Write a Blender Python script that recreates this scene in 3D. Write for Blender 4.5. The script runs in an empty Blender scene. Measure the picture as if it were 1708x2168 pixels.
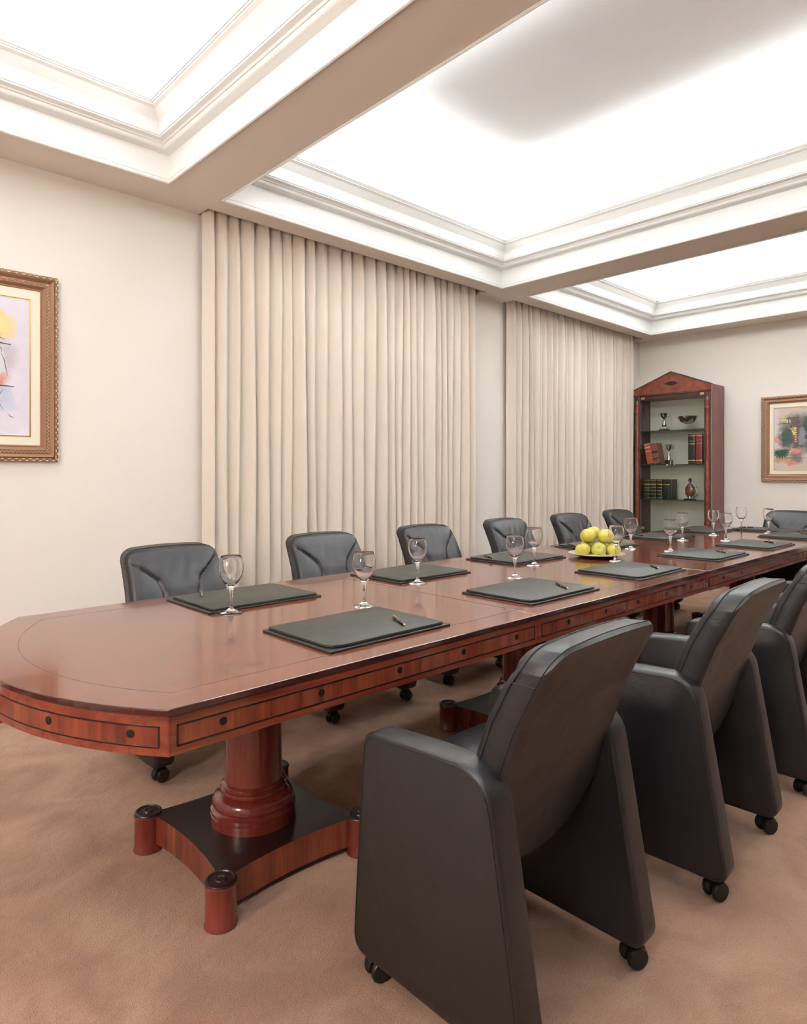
import bpy, bmesh, math, random
from mathutils import Vector, Matrix
S = bpy.context.scene
COL = S.collection
PI = math.pi
R = random.Random(7)

# ------------------------------------------------------------------ camera, world, lights, exposure
F_PX, YAW, HORIZON, CAM_H = 1377.7, 0.7597, 1000.7, 1.25
cd = bpy.data.cameras.new('camera'); cam = bpy.data.objects.new('camera', cd); COL.objects.link(cam)
cam.location = (0, 0, CAM_H); cam.rotation_euler = (PI/2, 0, -YAW)
cd.sensor_fit = 'HORIZONTAL'; cd.sensor_width = 36.0; cd.lens = 36.0*F_PX/1708.0
cd.shift_y = -(1084.0-HORIZON)/1708.0
cd.clip_start = 0.02
S.camera = cam
S.view_settings.view_transform = 'Standard'; S.view_settings.look = 'None'
S.view_settings.gamma = 1.0; S.view_settings.exposure = 0.07
try: S.view_settings.use_curve_mapping = False
except Exception: pass
w = bpy.data.worlds.new('world'); S.world = w; w.use_nodes = True
w.node_tree.nodes['Background'].inputs[0].default_value = (0.8, 0.85, 1, 1)
w.node_tree.nodes['Background'].inputs[1].default_value = 0.02

# room dimensions (metres; x runs along the curtain wall, y towards it)
CEIL = 2.826
X0, X1 = -1.45, 7.50          # near and far wall
Y0, Y1 = -1.30, 3.75          # window-less right wall and curtain wall
CY0, CY1 = -0.95, 3.4375      # coffers across the room
COFFERS = [(-1.10, 1.509), (1.829, 4.424), (4.79, 7.15)]
SLOTS = [(1.83, 4.44), (4.83, 7.33)]
SLOT_Y = 3.62
RISE_TOP = 0.62
CEIL_PLATE = CEIL+RISE_TOP
COVE_W = 18.5                  # watts per metre of cove lighting
COVE_COL = (0.965, 0.99, 1.0)

def area(name, loc, rot, sx, sy, power, col):
    l = bpy.data.lights.new(name, 'AREA'); l.shape = 'RECTANGLE'; l.size = sx; l.size_y = sy
    l.energy = power; l.color = col
    o = bpy.data.objects.new(name, l); COL.objects.link(o); o.location = loc; o.rotation_euler = rot
    return o
for (a, b) in COFFERS:
    z = CEIL+0.27; m = 0.02
    for (x, y, lx, ly, tx, ty) in (((a+b)/2, CY1-m, b-a, .07, -1, 0), ((a+b)/2, CY0+m, b-a, .07, 1, 0),
                                   (a+m, (CY0+CY1)/2, .07, CY1-CY0, 0, 1), (b-m, (CY0+CY1)/2, .07, CY1-CY0, 0, -1)):
        L = max(lx, ly)
        area('cove_light', (x, y, z), (PI+tx*.0, ty*.0, 0), lx, ly, COVE_W*L*(.72 if a < 0 else 1), COVE_COL)
def lamp_at(name, loc, tgt, size, power, col, spread=180):
    d = Vector(tgt)-Vector(loc)
    o = area(name, loc, (0, 0, 0), size, size, power, col)
    o.rotation_euler = d.to_track_quat('-Z', 'Y').to_euler(); o.data.spread = math.radians(spread)
    return o
lamp_at('studio_lamp', (-1.25, 1.25, 1.42), (2.2, 2.0, 0.55), 0.35, 27, (1.0, 0.83, 0.70))
lamp_at('studio_lamp', (-1.05, 0.25, 2.2), (2.6, 3.4, 1.35), 0.35, 13, (1.0, 0.90, 0.80), 105)

# ------------------------------------------------------------------ material helpers
def newmat(name):
    m = bpy.data.materials.new(name); m.use_nodes = True
    return m, m.node_tree, m.node_tree.nodes['Principled BSDF']
def sset(b, k, v):
    if k in b.inputs: b.inputs[k].default_value = v
def c4(c): return (c[0], c[1], c[2], 1)
def plain(name, col, rough=.5, metal=0, coat=0, spec=.5, bump=0, bscale=200):
    m, t, b = newmat(name)
    sset(b, 'Base Color', c4(col)); sset(b, 'Roughness', rough); sset(b, 'Metallic', metal)
    sset(b, 'Coat Weight', coat); sset(b, 'Coat Roughness', .08); sset(b, 'Specular IOR Level', spec)
    n = t.nodes.new('ShaderNodeTexNoise'); n.inputs['Scale'].default_value = bscale; n.inputs['Detail'].default_value = 3
    tc = t.nodes.new('ShaderNodeTexCoord'); t.links.new(tc.outputs['Object'], n.inputs['Vector'])
    if bump:
        bp = t.nodes.new('ShaderNodeBump'); bp.inputs['Strength'].default_value = bump; bp.inputs['Distance'].default_value = .002
        t.links.new(n.outputs['Fac'], bp.inputs['Height']); t.links.new(bp.outputs['Normal'], b.inputs['Normal'])
    mx = t.nodes.new('ShaderNodeMixRGB'); mx.inputs[1].default_value = c4([v*.92 for v in col]); mx.inputs[2].default_value = c4([min(1, v*1.06) for v in col])
    t.links.new(n.outputs['Fac'], mx.inputs[0]); t.links.new(mx.outputs[0], b.inputs['Base Color'])
    return m
def ramp(t, stops):
    r = t.nodes.new('ShaderNodeValToRGB'); e = r.color_ramp.elements
    e[0].position, e[0].color = stops[0][0], c4(stops[0][1]); e[1].position, e[1].color = stops[-1][0], c4(stops[-1][1])
    for p, c in stops[1:-1]:
        k = e.new(p); k.color = c4(c)
    return r
def wood(name, dark, mid, light, grain=(1, 30, 30), rough=.22, coat=.6, coatr=.06, big=1.0):
    m, t, b = newmat(name)
    tc = t.nodes.new('ShaderNodeTexCoord'); mp = t.nodes.new('ShaderNodeMapping'); mp.inputs['Scale'].default_value = grain
    t.links.new(tc.outputs['Object'], mp.inputs['Vector'])
    n = t.nodes.new('ShaderNodeTexNoise'); n.inputs['Scale'].default_value = big; n.inputs['Detail'].default_value = 8; n.inputs['Distortion'].default_value = .6
    t.links.new(mp.outputs[0], n.inputs['Vector'])
    r = ramp(t, [(.3, dark), (.5, mid), (.72, light)]); t.links.new(n.outputs['Fac'], r.inputs[0])
    n2 = t.nodes.new('ShaderNodeTexNoise'); n2.inputs['Scale'].default_value = big*6; n2.inputs['Detail'].default_value = 4
    t.links.new(mp.outputs[0], n2.inputs['Vector'])
    mx = t.nodes.new('ShaderNodeMixRGB'); mx.blend_type = 'MULTIPLY'; mx.inputs[0].default_value = .5
    r2 = ramp(t, [(.3, (.6, .55, .55)), (.6, (1, 1, 1))]); t.links.new(n2.outputs['Fac'], r2.inputs[0])
    t.links.new(r.outputs[0], mx.inputs[1]); t.links.new(r2.outputs[0], mx.inputs[2])
    t.links.new(mx.outputs[0], b.inputs['Base Color'])
    sset(b, 'Roughness', rough); sset(b, 'Coat Weight', coat); sset(b, 'Coat Roughness', coatr)
    return m
def leather(name, col, rough=.42, spec=.62):
    m, t, b = newmat(name)
    tc = t.nodes.new('ShaderNodeTexCoord')
    v = t.nodes.new('ShaderNodeTexVoronoi'); v.inputs['Scale'].default_value = 420; t.links.new(tc.outputs['Object'], v.inputs['Vector'])
    n = t.nodes.new('ShaderNodeTexNoise'); n.inputs['Scale'].default_value = 9; n.inputs['Detail'].default_value = 4; t.links.new(tc.outputs['Object'], n.inputs['Vector'])
    b1 = t.nodes.new('ShaderNodeBump'); b1.inputs['Strength'].default_value = .25; b1.inputs['Distance'].default_value = .001
    b2 = t.nodes.new('ShaderNodeBump'); b2.inputs['Strength'].default_value = .35; b2.inputs['Distance'].default_value = .012
    t.links.new(v.outputs['Distance'], b1.inputs['Height']); t.links.new(n.outputs['Fac'], b2.inputs['Height'])
    t.links.new(b2.outputs['Normal'], b1.inputs['Normal']); t.links.new(b1.outputs['Normal'], b.inputs['Normal'])
    r = ramp(t, [(.35, [x*.85 for x in col]), (.7, [x*1.15 for x in col])]); t.links.new(n.outputs['Fac'], r.inputs[0])
    t.links.new(r.outputs[0], b.inputs['Base Color'])
    sset(b, 'Roughness', rough); sset(b, 'Specular IOR Level', spec); sset(b, 'Coat Weight', .14); sset(b, 'Coat Roughness', .42)
    return m
def glassmat(name, col=(1, 1, 1), ior=1.45, rough=0):
    m, t, b = newmat(name)
    sset(b, 'Base Color', c4(col)); sset(b, 'Roughness', rough); sset(b, 'IOR', ior); sset(b, 'Transmission Weight', 1.0)
    return m

M = {}
M['wall'] = plain('wall_cream', (.85, .795, .73), .75, bump=.15, bscale=260)
M['soffit'] = plain('soffit_cream_shaded', (.84, .76, .67), .8, bump=.1, bscale=260)  # wall cream turned more beige, so its unlit look is in the colour
M['white'] = plain('white_plaster', (.89, .89, .865), .55)
M['ceilplate'] = plain('upper_ceiling_white', (.86, .86, .87), .8)
M['crimson'] = plain('crimson_paint', (.26, .012, .035), .35)
M['capcream'] = plain('cream_cap', (.80, .76, .68), .4)
M['wood_top'] = wood('mahogany_top', (.10, .026, .014), (.15, .042, .021), (.20, .062, .031), (1.2, 26, 26), .16, .35, .05)
M['wood_edge'] = wood('mahogany_edge', (.038, .009, .008), (.05, .012, .010), (.065, .016, .012), (6, 6, 6), .15, .8, .05)
M['wood_rail'] = wood('mahogany_rail', (.14, .026, .014), (.20, .042, .020), (.26, .058, .028), (2, 30, 40), .22, .5, .1)
M['wood_veneer'] = wood('mahogany_veneer', (.10, .020, .012), (.20, .042, .020), (.28, .066, .030), (22, 22, 1.5), .22, .5, .1)
M['wood_turned'] = wood('mahogany_turned', (.15, .022, .016), (.20, .032, .022), (.24, .042, .028), (14, 14, 1.2), .2, .7, .07)
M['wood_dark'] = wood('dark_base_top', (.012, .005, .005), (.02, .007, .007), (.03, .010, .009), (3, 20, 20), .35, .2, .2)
M['black_inlay'] = plain('black_inlay', (.010, .005, .005), .3)
M['line_brown'] = plain('dark_brown_line', (.05, .02, .014), .3, 0, .4)
M['leather'] = leather('black_leather', (.0085, .0085, .0115), .40)
M['piping'] = plain('dark_thread', (.006, .006, .007), .6)
M['plastic'] = plain('black_plastic', (.012, .012, .013), .35)
M['pad'] = leather('dark_green_leatherette', (.026, .028, .022), .44, .34)
M['pad_edge'] = plain('pad_edge', (.02, .018, .016), .4)
M['glass'] = glassmat('clear_glass', (1, 1, 1), 1.46)
def thinglass(name, tint, refl=1.0):
    m = bpy.data.materials.new(name); m.use_nodes = True; t = m.node_tree; t.nodes.remove(t.nodes['Principled BSDF'])
    tr = t.nodes.new('ShaderNodeBsdfTransparent'); tr.inputs[0].default_value = c4(tint); g = t.nodes.new('ShaderNodeBsdfGlossy'); g.inputs['Roughness'].default_value = .01
    fr = t.nodes.new('ShaderNodeFresnel'); fr.inputs[0].default_value = 1.3; mx = t.nodes.new('ShaderNodeMixShader')
    t.links.new(fr.outputs[0], mx.inputs[0]); t.links.new(tr.outputs[0], mx.inputs[1]); t.links.new(g.outputs[0], mx.inputs[2]); t.links.new(mx.outputs[0], t.nodes['Material Output'].inputs[0])
    return m
M['doorglass'] = thinglass('pane_glass', (.975, .99, .98))
M['shelfglass'] = thinglass('shelf_glass', (.86, .94, .90))
M['shelfedge'] = plain('shelf_edge_green', (.03, .06, .045), .15, 0, .5)
M['gold'] = plain('gold', (.75, .55, .22), .28, 1)
M['silver'] = plain('silver', (.78, .77, .74), .16, 1)
M['penblack'] = plain('pen_black', (.012, .012, .014), .2, 0, .5)
M['china'] = plain('white_china', (.82, .80, .74), .15, 0, .5)
M['chinadark'] = plain('dark_glaze', (.02, .012, .012), .15, 0, .5)

def carpet():
    m, t, b = newmat('tan_carpet')
    tc = t.nodes.new('ShaderNodeTexCoord')
    n1 = t.nodes.new('ShaderNodeTexNoise'); n1.inputs['Scale'].default_value = 2.6; n1.inputs['Detail'].default_value = 5; n1.inputs['Distortion'].default_value = 1.2
    n2 = t.nodes.new('ShaderNodeTexNoise'); n2.inputs['Scale'].default_value = 300; n2.inputs['Detail'].default_value = 3
    n3 = t.nodes.new('ShaderNodeTexNoise'); n3.inputs['Scale'].default_value = 14; n3.inputs['Detail'].default_value = 4
    for n in (n1, n2, n3): t.links.new(tc.outputs['Object'], n.inputs['Vector'])
    r = ramp(t, [(.32, (.38, .205, .130)), (.5, (.47, .27, .175)), (.68, (.55, .345, .225))]); t.links.new(n1.outputs['Fac'], r.inputs[0])
    mx = t.nodes.new('ShaderNodeMixRGB'); mx.blend_type = 'MULTIPLY'; mx.inputs[0].default_value = .6
    r2 = ramp(t, [(.34, (.52, .5, .5)), (.58, (1, 1, 1))]); t.links.new(n2.outputs['Fac'], r2.inputs[0])
    t.links.new(r.outputs[0], mx.inputs[1]); t.links.new(r2.outputs[0], mx.inputs[2])
    t.links.new(mx.outputs[0], b.inputs['Base Color'])
    b1 = t.nodes.new('ShaderNodeBump'); b1.inputs['Strength'].default_value = .7; b1.inputs['Distance'].default_value = .006
    b2 = t.nodes.new('ShaderNodeBump'); b2.inputs['Strength'].default_value = .6; b2.inputs['Distance'].default_value = .02
    t.links.new(n2.outputs['Fac'], b1.inputs['Height']); t.links.new(n3.outputs['Fac'], b2.inputs['Height'])
    t.links.new(b2.outputs['Normal'], b1.inputs['Normal']); t.links.new(b1.outputs['Normal'], b.inputs['Normal'])
    sset(b, 'Roughness', .95); sset(b, 'Specular IOR Level', .15); sset(b, 'Sheen Weight', .25)
    return m
M['carpet'] = carpet()
M['unseen_wall'] = wood('unseen_wall_dark_wood', (.16, .105, .08), (.21, .14, .11), (.25, .175, .135), (10, 10, 1), .4, .2, .2)  # dark finish made up for the unseen right wall, to cut bounce light
def curtainmat():
    m, t, b = newmat('beige_curtain')
    tc = t.nodes.new('ShaderNodeTexCoord'); mp = t.nodes.new('ShaderNodeMapping'); mp.inputs['Scale'].default_value = (900, 900, 200)
    n = t.nodes.new('ShaderNodeTexNoise'); n.inputs['Scale'].default_value = 1; t.links.new(tc.outputs['Object'], mp.inputs['Vector']); t.links.new(mp.outputs[0], n.inputs['Vector'])
    r = ramp(t, [(.35, (.72, .63, .54)), (.65, (.78, .69, .60))]); t.links.new(n.outputs['Fac'], r.inputs[0]); t.links.new(r.outputs[0], b.inputs['Base Color'])
    sset(b, 'Roughness', .75); sset(b, 'Sheen Weight', .2); sset(b, 'Specular IOR Level', .3)
    return m
M['curtain'] = curtainmat()

# ------------------------------------------------------------------ mesh helpers
class MB:
    def __init__(s): s.v = []; s.f = []; s.m = []
    def add(s, vs, fs, mi=0):
        o = len(s.v); s.v += [tuple(v) for v in vs]
        for f in fs: s.f.append([o+i for i in f]); s.m.append(mi)
    def box(s, x0, x1, y0, y1, z0, z1, mi=0):
        vs = [(x0, y0, z0), (x1, y0, z0), (x1, y1, z0), (x0, y1, z0), (x0, y0, z1), (x1, y0, z1), (x1, y1, z1), (x0, y1, z1)]
        s.add(vs, [(0, 3, 2, 1), (4, 5, 6, 7), (0, 1, 5, 4), (1, 2, 6, 5), (2, 3, 7, 6), (3, 0, 4, 7)], mi)
    def lathe(s, prof, seg=32, cx=0, cy=0, mi=0, cap=True):
        n = len(prof); vs = []
        for k in range(seg):
            a = 2*PI*k/seg
            for r, z in prof: vs.append((cx+r*math.cos(a), cy+r*math.sin(a), z))
        fs = []
        for k in range(seg):
            k2 = (k+1) % seg
            for i in range(n-1): fs.append((k*n+i, k2*n+i, k2*n+i+1, k*n+i+1))
        if cap:
            if prof[0][0] > 1e-6: fs.append([k*n for k in range(seg)][::-1])
            if prof[-1][0] > 1e-6: fs.append([k*n+n-1 for k in range(seg)])
        s.add(vs, fs, mi)
    def prism(s, poly, z0, z1, mi=0, axis='z'):
        # poly of 2D points extruded; axis z: (x,y)->z ; axis x: (y,z)->x
        n = len(poly)
        def P(p, h): return (p[0], p[1], h) if axis == 'z' else ((h, p[0], p[1]) if axis == 'x' else (p[0], h, p[1]))
        vs = [P(p, z0) for p in poly]+[P(p, z1) for p in poly]
        fs = [tuple(range(n))[::-1], tuple(range(n, 2*n))]+[(i, (i+1) % n, n+(i+1) % n, n+i) for i in range(n)]
        s.add(vs, fs, mi)
    def tube(s, pts, r, seg=8, closed=False, mi=0):
        pts = [Vector(p) for p in pts]; n = len(pts); rings = []
        for i, p in enumerate(pts):
            a = pts[(i-1) % n] if (closed or i > 0) else p; b = pts[(i+1) % n] if (closed or i < n-1) else p
            t = (b-a).normalized(); up = Vector((0, 0, 1)) if abs(t.z) < .9 else Vector((1, 0, 0))
            u = t.cross(up).normalized(); v = t.cross(u)
            rr = r[i] if isinstance(r, (list, tuple)) else r
            rings.append([p+u*rr*math.cos(2*PI*k/seg)+v*rr*math.sin(2*PI*k/seg) for k in range(seg)])
        vs = [q for g in rings for q in g]; fs = []
        for i in range(n if closed else n-1):
            j = (i+1) % n
            for k in range(seg): fs.append((i*seg+k, i*seg+(k+1) % seg, j*seg+(k+1) % seg, j*seg+k))
        if not closed: fs += [tuple(range(seg))[::-1], tuple((n-1)*seg+k for k in range(seg))]
        s.add(vs, fs, mi)
    def ellipsoid(s, c, rx, ry, rz, seg=10, rings=6, mi=0):
        vs = []; fs = []
        for i in range(rings+1):
            t = PI*i/rings
            for k in range(seg):
                a = 2*PI*k/seg; vs.append((c[0]+rx*math.sin(t)*math.cos(a), c[1]+ry*math.sin(t)*math.sin(a), c[2]+rz*math.cos(t)))
        for i in range(rings):
            for k in range(seg): fs.append((i*seg+k, (i+1)*seg+k, (i+1)*seg+(k+1) % seg, i*seg+(k+1) % seg))
        s.add(vs, fs, mi)
    def rect_sweep(s, x0, x1, y0, y1, prof, fn=None, mi=0, closed=False):
        # sweep profile [(inset, height)] round a rectangle with mitred corners
        vs = []; n = len(prof)
        for cx, cy, sx, sy in ((x0, y0, 1, 1), (x1, y0, -1, 1), (x1, y1, -1, -1), (x0, y1, 1, -1)):
            for d, h in prof:
                p = (cx+sx*d, cy+sy*d, h); vs.append(fn(p) if fn else p)
        fs = []
        for k in range(4):
            k2 = (k+1) % 4
            for i in range(n if closed else n-1): j = (i+1) % n; fs.append((k*n+i, k2*n+i, k2*n+j, k*n+j))
        s.add(vs, fs, mi)
    def build(s, name, mats, parent=None, smooth=None, bevel=0, segs=2, merge=True, recalc=True):
        me = bpy.data.meshes.new(name); me.from_pydata(s.v, [], s.f)
        if not isinstance(mats, (list, tuple)): mats = [mats]
        for m in mats: me.materials.append(m)
        for p, i in zip(me.polygons, s.m): p.material_index = i
        bm = bmesh.new(); bm.from_mesh(me)
        if merge: bmesh.ops.remove_doubles(bm, verts=bm.verts, dist=1e-6)
        if recalc: bmesh.ops.recalc_face_normals(bm, faces=bm.faces)
        if bevel:
            es = [e for e in bm.edges if len(e.link_faces) == 2 and e.calc_face_angle(0) > math.radians(28)]
            bmesh.ops.bevel(bm, geom=es, offset=bevel, segments=segs, affect='EDGES', profile=.5, clamp_overlap=True)
        bm.to_mesh(me); bm.free()
        if smooth is not None:
            me.shade_smooth() if hasattr(me, 'shade_smooth') else None
            for p in me.polygons: p.use_smooth = True
            me.set_sharp_from_angle(angle=math.radians(smooth))
        o = bpy.data.objects.new(name, me); COL.objects.link(o)
        if parent is not None: o.parent = parent
        return o
def tag(o, label=None, cat=None, group=None, kind=None):
    if label: o['label'] = label
    if cat: o['category'] = cat
    if group: o['group'] = group
    if kind: o['kind'] = kind
    return o
def thing(name, loc, label, cat, rotz=0, group=None):
    o = bpy.data.objects.new(name, None); COL.objects.link(o); o.location = loc; o.rotation_euler = (0, 0, rotz)
    o.empty_display_size = .1
    return tag(o, label, cat, group)
def copy_tree(o, parent=None):
    c = o.copy(); COL.objects.link(c)
    if parent is not None: c.parent = parent
    for ch in [q for q in bpy.data.objects if q.parent == o]:
        copy_tree(ch, c)
    return c
def struct(mb, name, mat, **k):
    return tag(mb.build(name, mat, **k), kind='structure')

# ------------------------------------------------------------------ the room
b = MB(); b.box(X0-.2, X1+.2, Y0-.2, Y1+.2, -.1, 0); struct(b, 'floor', M['carpet'])
H2 = CEIL+.45
b = MB(); b.box(X0-.15, X1+.15, Y1, Y1+.15, 0, H2); struct(b, 'wall_left', M['wall'])
b = MB(); b.box(X1, X1+.15, Y0-.15, Y1, 0, CEIL); struct(b, 'wall_far', M['wall'])
b = MB(); b.box(X0-.15, X1, Y0-.15, Y0, 0, CEIL); struct(b, 'wall_right', M['unseen_wall'])
b = MB(); b.box(X0-.15, X0, Y0, Y1, 0, CEIL); struct(b, 'wall_near', M['wall'])
# soffit with openings for the coffers and the curtain slots
b = MB()
xs = sorted({X0, X1, *[v for c in COFFERS for v in c], *[v for c in SLOTS for v in c]})
ys = sorted({Y0, CY0, CY1, SLOT_Y, Y1})
for i in range(len(xs)-1):
    for j in range(len(ys)-1):
        cx, cy = (xs[i]+xs[i+1])/2, (ys[j]+ys[j+1])/2
        if any(a < cx < c and CY0 < cy < CY1 for a, c in COFFERS): continue
        if any(a < cx < c and cy > SLOT_Y for a, c in SLOTS): continue
        b.add([(xs[i], ys[j], CEIL), (xs[i+1], ys[j], CEIL), (xs[i+1], ys[j+1], CEIL), (xs[i], ys[j+1], CEIL)], [(0, 3, 2, 1)])
for a, c in SLOTS:
    T = CEIL+.22
    b.add([(a, SLOT_Y, CEIL), (c, SLOT_Y, CEIL), (c, SLOT_Y, T), (a, SLOT_Y, T)], [(0, 1, 2, 3)])
    b.add([(a, SLOT_Y, CEIL), (a, Y1, CEIL), (a, Y1, T), (a, SLOT_Y, T)], [(0, 1, 2, 3)])
    b.add([(c, SLOT_Y, CEIL), (c, Y1, CEIL), (c, Y1, T), (c, SLOT_Y, T)], [(0, 1, 2, 3)])
    b.add([(a, SLOT_Y, T), (c, SLOT_Y, T), (c, Y1, T), (a, Y1, T)], [(0, 1, 2, 3)])
struct(b, 'ceiling', M['soffit'], recalc=False)
# cove mouldings
def arc(cx, cy, r, a0, a1, n):
    return [(cx+r*math.cos(math.radians(a0+(a1-a0)*i/n)), cy+r*math.sin(math.radians(a0+(a1-a0)*i/n))) for i in range(n+1)]
prof = [(-.004, -.002), (-.006, -.008), (.000, -.013), (.007, -.010), (.009, -.003), (.006, .003), (.003, .006), (.003, .010), (.006, .012), (.006, .017), (.001, .021),
        (-.002, .05), (-.004, .09), (.000, .142)]
prof += [(.010, .143), (.030, .146)]+arc(.030, .166, .020, -90, 10, 5)+[(.056, .168), (.062, .176), (.085, .182), (.087, .190), (.091, .190), (.093, .199), (.088, .203), (.090, .206)]
prof += [(.092, .225), (.098, .248), (.110, .270), (.128, .288), (.150, .300), (.152, .301), (.153, .309), (.158, .309), (.161, .316), (.166, .316), (.168, .325), (.160, .329), (.150, .329), (.135, .29), (.05, .20), (-.14, .20), (-.14, .34)]
prof += [(-.14, RISE_TOP)]
for i, (a, c) in enumerate(COFFERS):
    b = MB(); b.rect_sweep(a, c, CY0, CY1, [(d, CEIL+h) for d, h in prof])
    struct(b, 'trim_%d' % (i+1), M['white'], smooth=32)
    b = MB(); e = .16; b.box(a-e, c+e, CY0-e, CY1+e, CEIL_PLATE, CEIL_PLATE+.05); struct(b, 'ceiling', M['ceilplate'])
# baseboards: crimson board with a cream cap
def baseboard(name, p, q, inn):
    (xa, ya), (xb, yb) = p, q; nx, ny = inn
    b = MB()
    for t, z0, z1, mi in ((.014, .0, .105, 0), (.018, .105, .125, 1), (.010, .125, .14, 1)):
        b.box(min(xa, xb, xa+nx*t, xb+nx*t), max(xa, xb, xa+nx*t, xb+nx*t), min(ya, yb, ya+ny*t, yb+ny*t), max(ya, yb, ya+ny*t, yb+ny*t), z0, z1, mi)
    struct(b, name, [M['crimson'], M['capcream']])
baseboard('baseboard_left', (X0, Y1), (X1, Y1), (0, -1))
baseboard('baseboard_far', (X1, Y0), (X1, Y1), (-1, 0))
baseboard('baseboard_right', (X0, Y0), (X1, Y0), (0, 1))
baseboard('baseboard_near', (X0, Y0), (X0, Y1), (1, 0))

# ------------------------------------------------------------------ curtains
def curtain(xa, xb, seed, label):
    rr = random.Random(seed)
    # fold boundaries
    x = xa; folds = []
    while x < xb-.02:
        wd = rr.uniform(.055, .125); folds.append((x, min(wd, xb-x), rr.uniform(.6, 1.0), rr.uniform(-.35, .35), rr.uniform(-.010, .010))); x += wd
    nz = 26; zs = [.012+(CEIL+.16-.012)*(1-(1-i/nz)**1.7) for i in range(nz+1)]
    rows = []
    for z in zs:
        top = max(0, (z-2.55)/(CEIL+.16-2.55))
        row = []
        for k, (fx, fw, amp, skew, drift) in enumerate(folds):
            sway = drift*math.sin(z*1.3+k)
            for s in range(14):
                t = s/14.0
                tt = t**(1.9+skew)
                h = abs(math.sin(PI*tt))**.75*amp*.078*(1-.35*top)
                h += .004*math.sin(2*PI*t*1.5+k)*(1-top)*math.sin(PI*t)+.012*top*abs(math.sin(PI*t*3+k))
                xx = fx+fw*t+sway*math.sin(PI*t) + .006*math.sin(z*2.1+k*1.7)*(1-top)*(1 if 0 < k < len(folds)-1 else 0)
                row.append((xx, 3.716-h, z))
        row.append((xb, 3.712, z)); rows.append(row)
    n = len(rows[0]); b = MB()
    vs = [p for r in rows for p in r]
    b.add(vs, [(i*n+j, i*n+j+1, (i+1)*n+j+1, (i+1)*n+j) for i in range(nz) for j in range(n-1)])
    o = b.build('curtain', M['curtain'], smooth=60)
    md = o.modifiers.new('thickness', 'SOLIDIFY'); md.thickness = .003
    tag(o, label, 'curtain', 'floor-length beige curtains')
curtain(1.836, 4.36, 3, 'wide beige pleated curtain nearer the left picture, ending at the bare strip of wall')
curtain(4.842, 7.16, 11, 'farther beige pleated curtain, reaching to the glazed display cabinet')

# ------------------------------------------------------------------ conference table
TX, TY = .573, 1.905          # near corner x, centre line y
HW = .598
ZT = .76
PX = [1.125, 2.60, 4.07, 5.54]
XE = 6.09                      # far corner x
JX = [1.887, 3.335, 4.805]
SAG = .215; RAD = (HW*HW+SAG*SAG)/(2*SAG)
def end_arc(x, sgn, hw=HW, rad=RAD, n=28, inset=0):
    # arc from y=-hw side to +hw side bulging in direction sgn about corner x
    cxr = x-sgn*(RAD-SAG); r = RAD-inset; a = math.asin((hw)/r)
    pts = [(cxr+sgn*r*math.cos(-a+2*a*i/n), r*math.sin(-a+2*a*i/n)) for i in range(n+1)]
    return pts
table = thing('conference_table', (TX, TY, 0), 'long mahogany boardroom table on four turned pedestals with bowed ends', 'table')
def loc(pts): return [(p[0]-TX, p[1]) for p in pts]
segx = [TX]+JX+[XE]
def outline(i, d=0.0):
    # plan outline of section i, offset outwards by d
    a, c = segx[i], segx[i+1]
    if i == 0:
        arcp = end_arc(TX+0, -1, HW+d, inset=-d)[::-1]     # +y ... -y
        return [(c-.0006, -HW-d), (c-.0006, HW+d)]+arcp
    if i == 3:
        arcp = end_arc(XE, 1, HW+d, inset=-d)
        return [(a+.0006, HW+d), (a+.0006, -HW-d)]+arcp
    return [(a+.0006, -HW-d), (c-.0006, -HW-d), (c-.0006, HW+d), (a+.0006, HW+d)]
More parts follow.
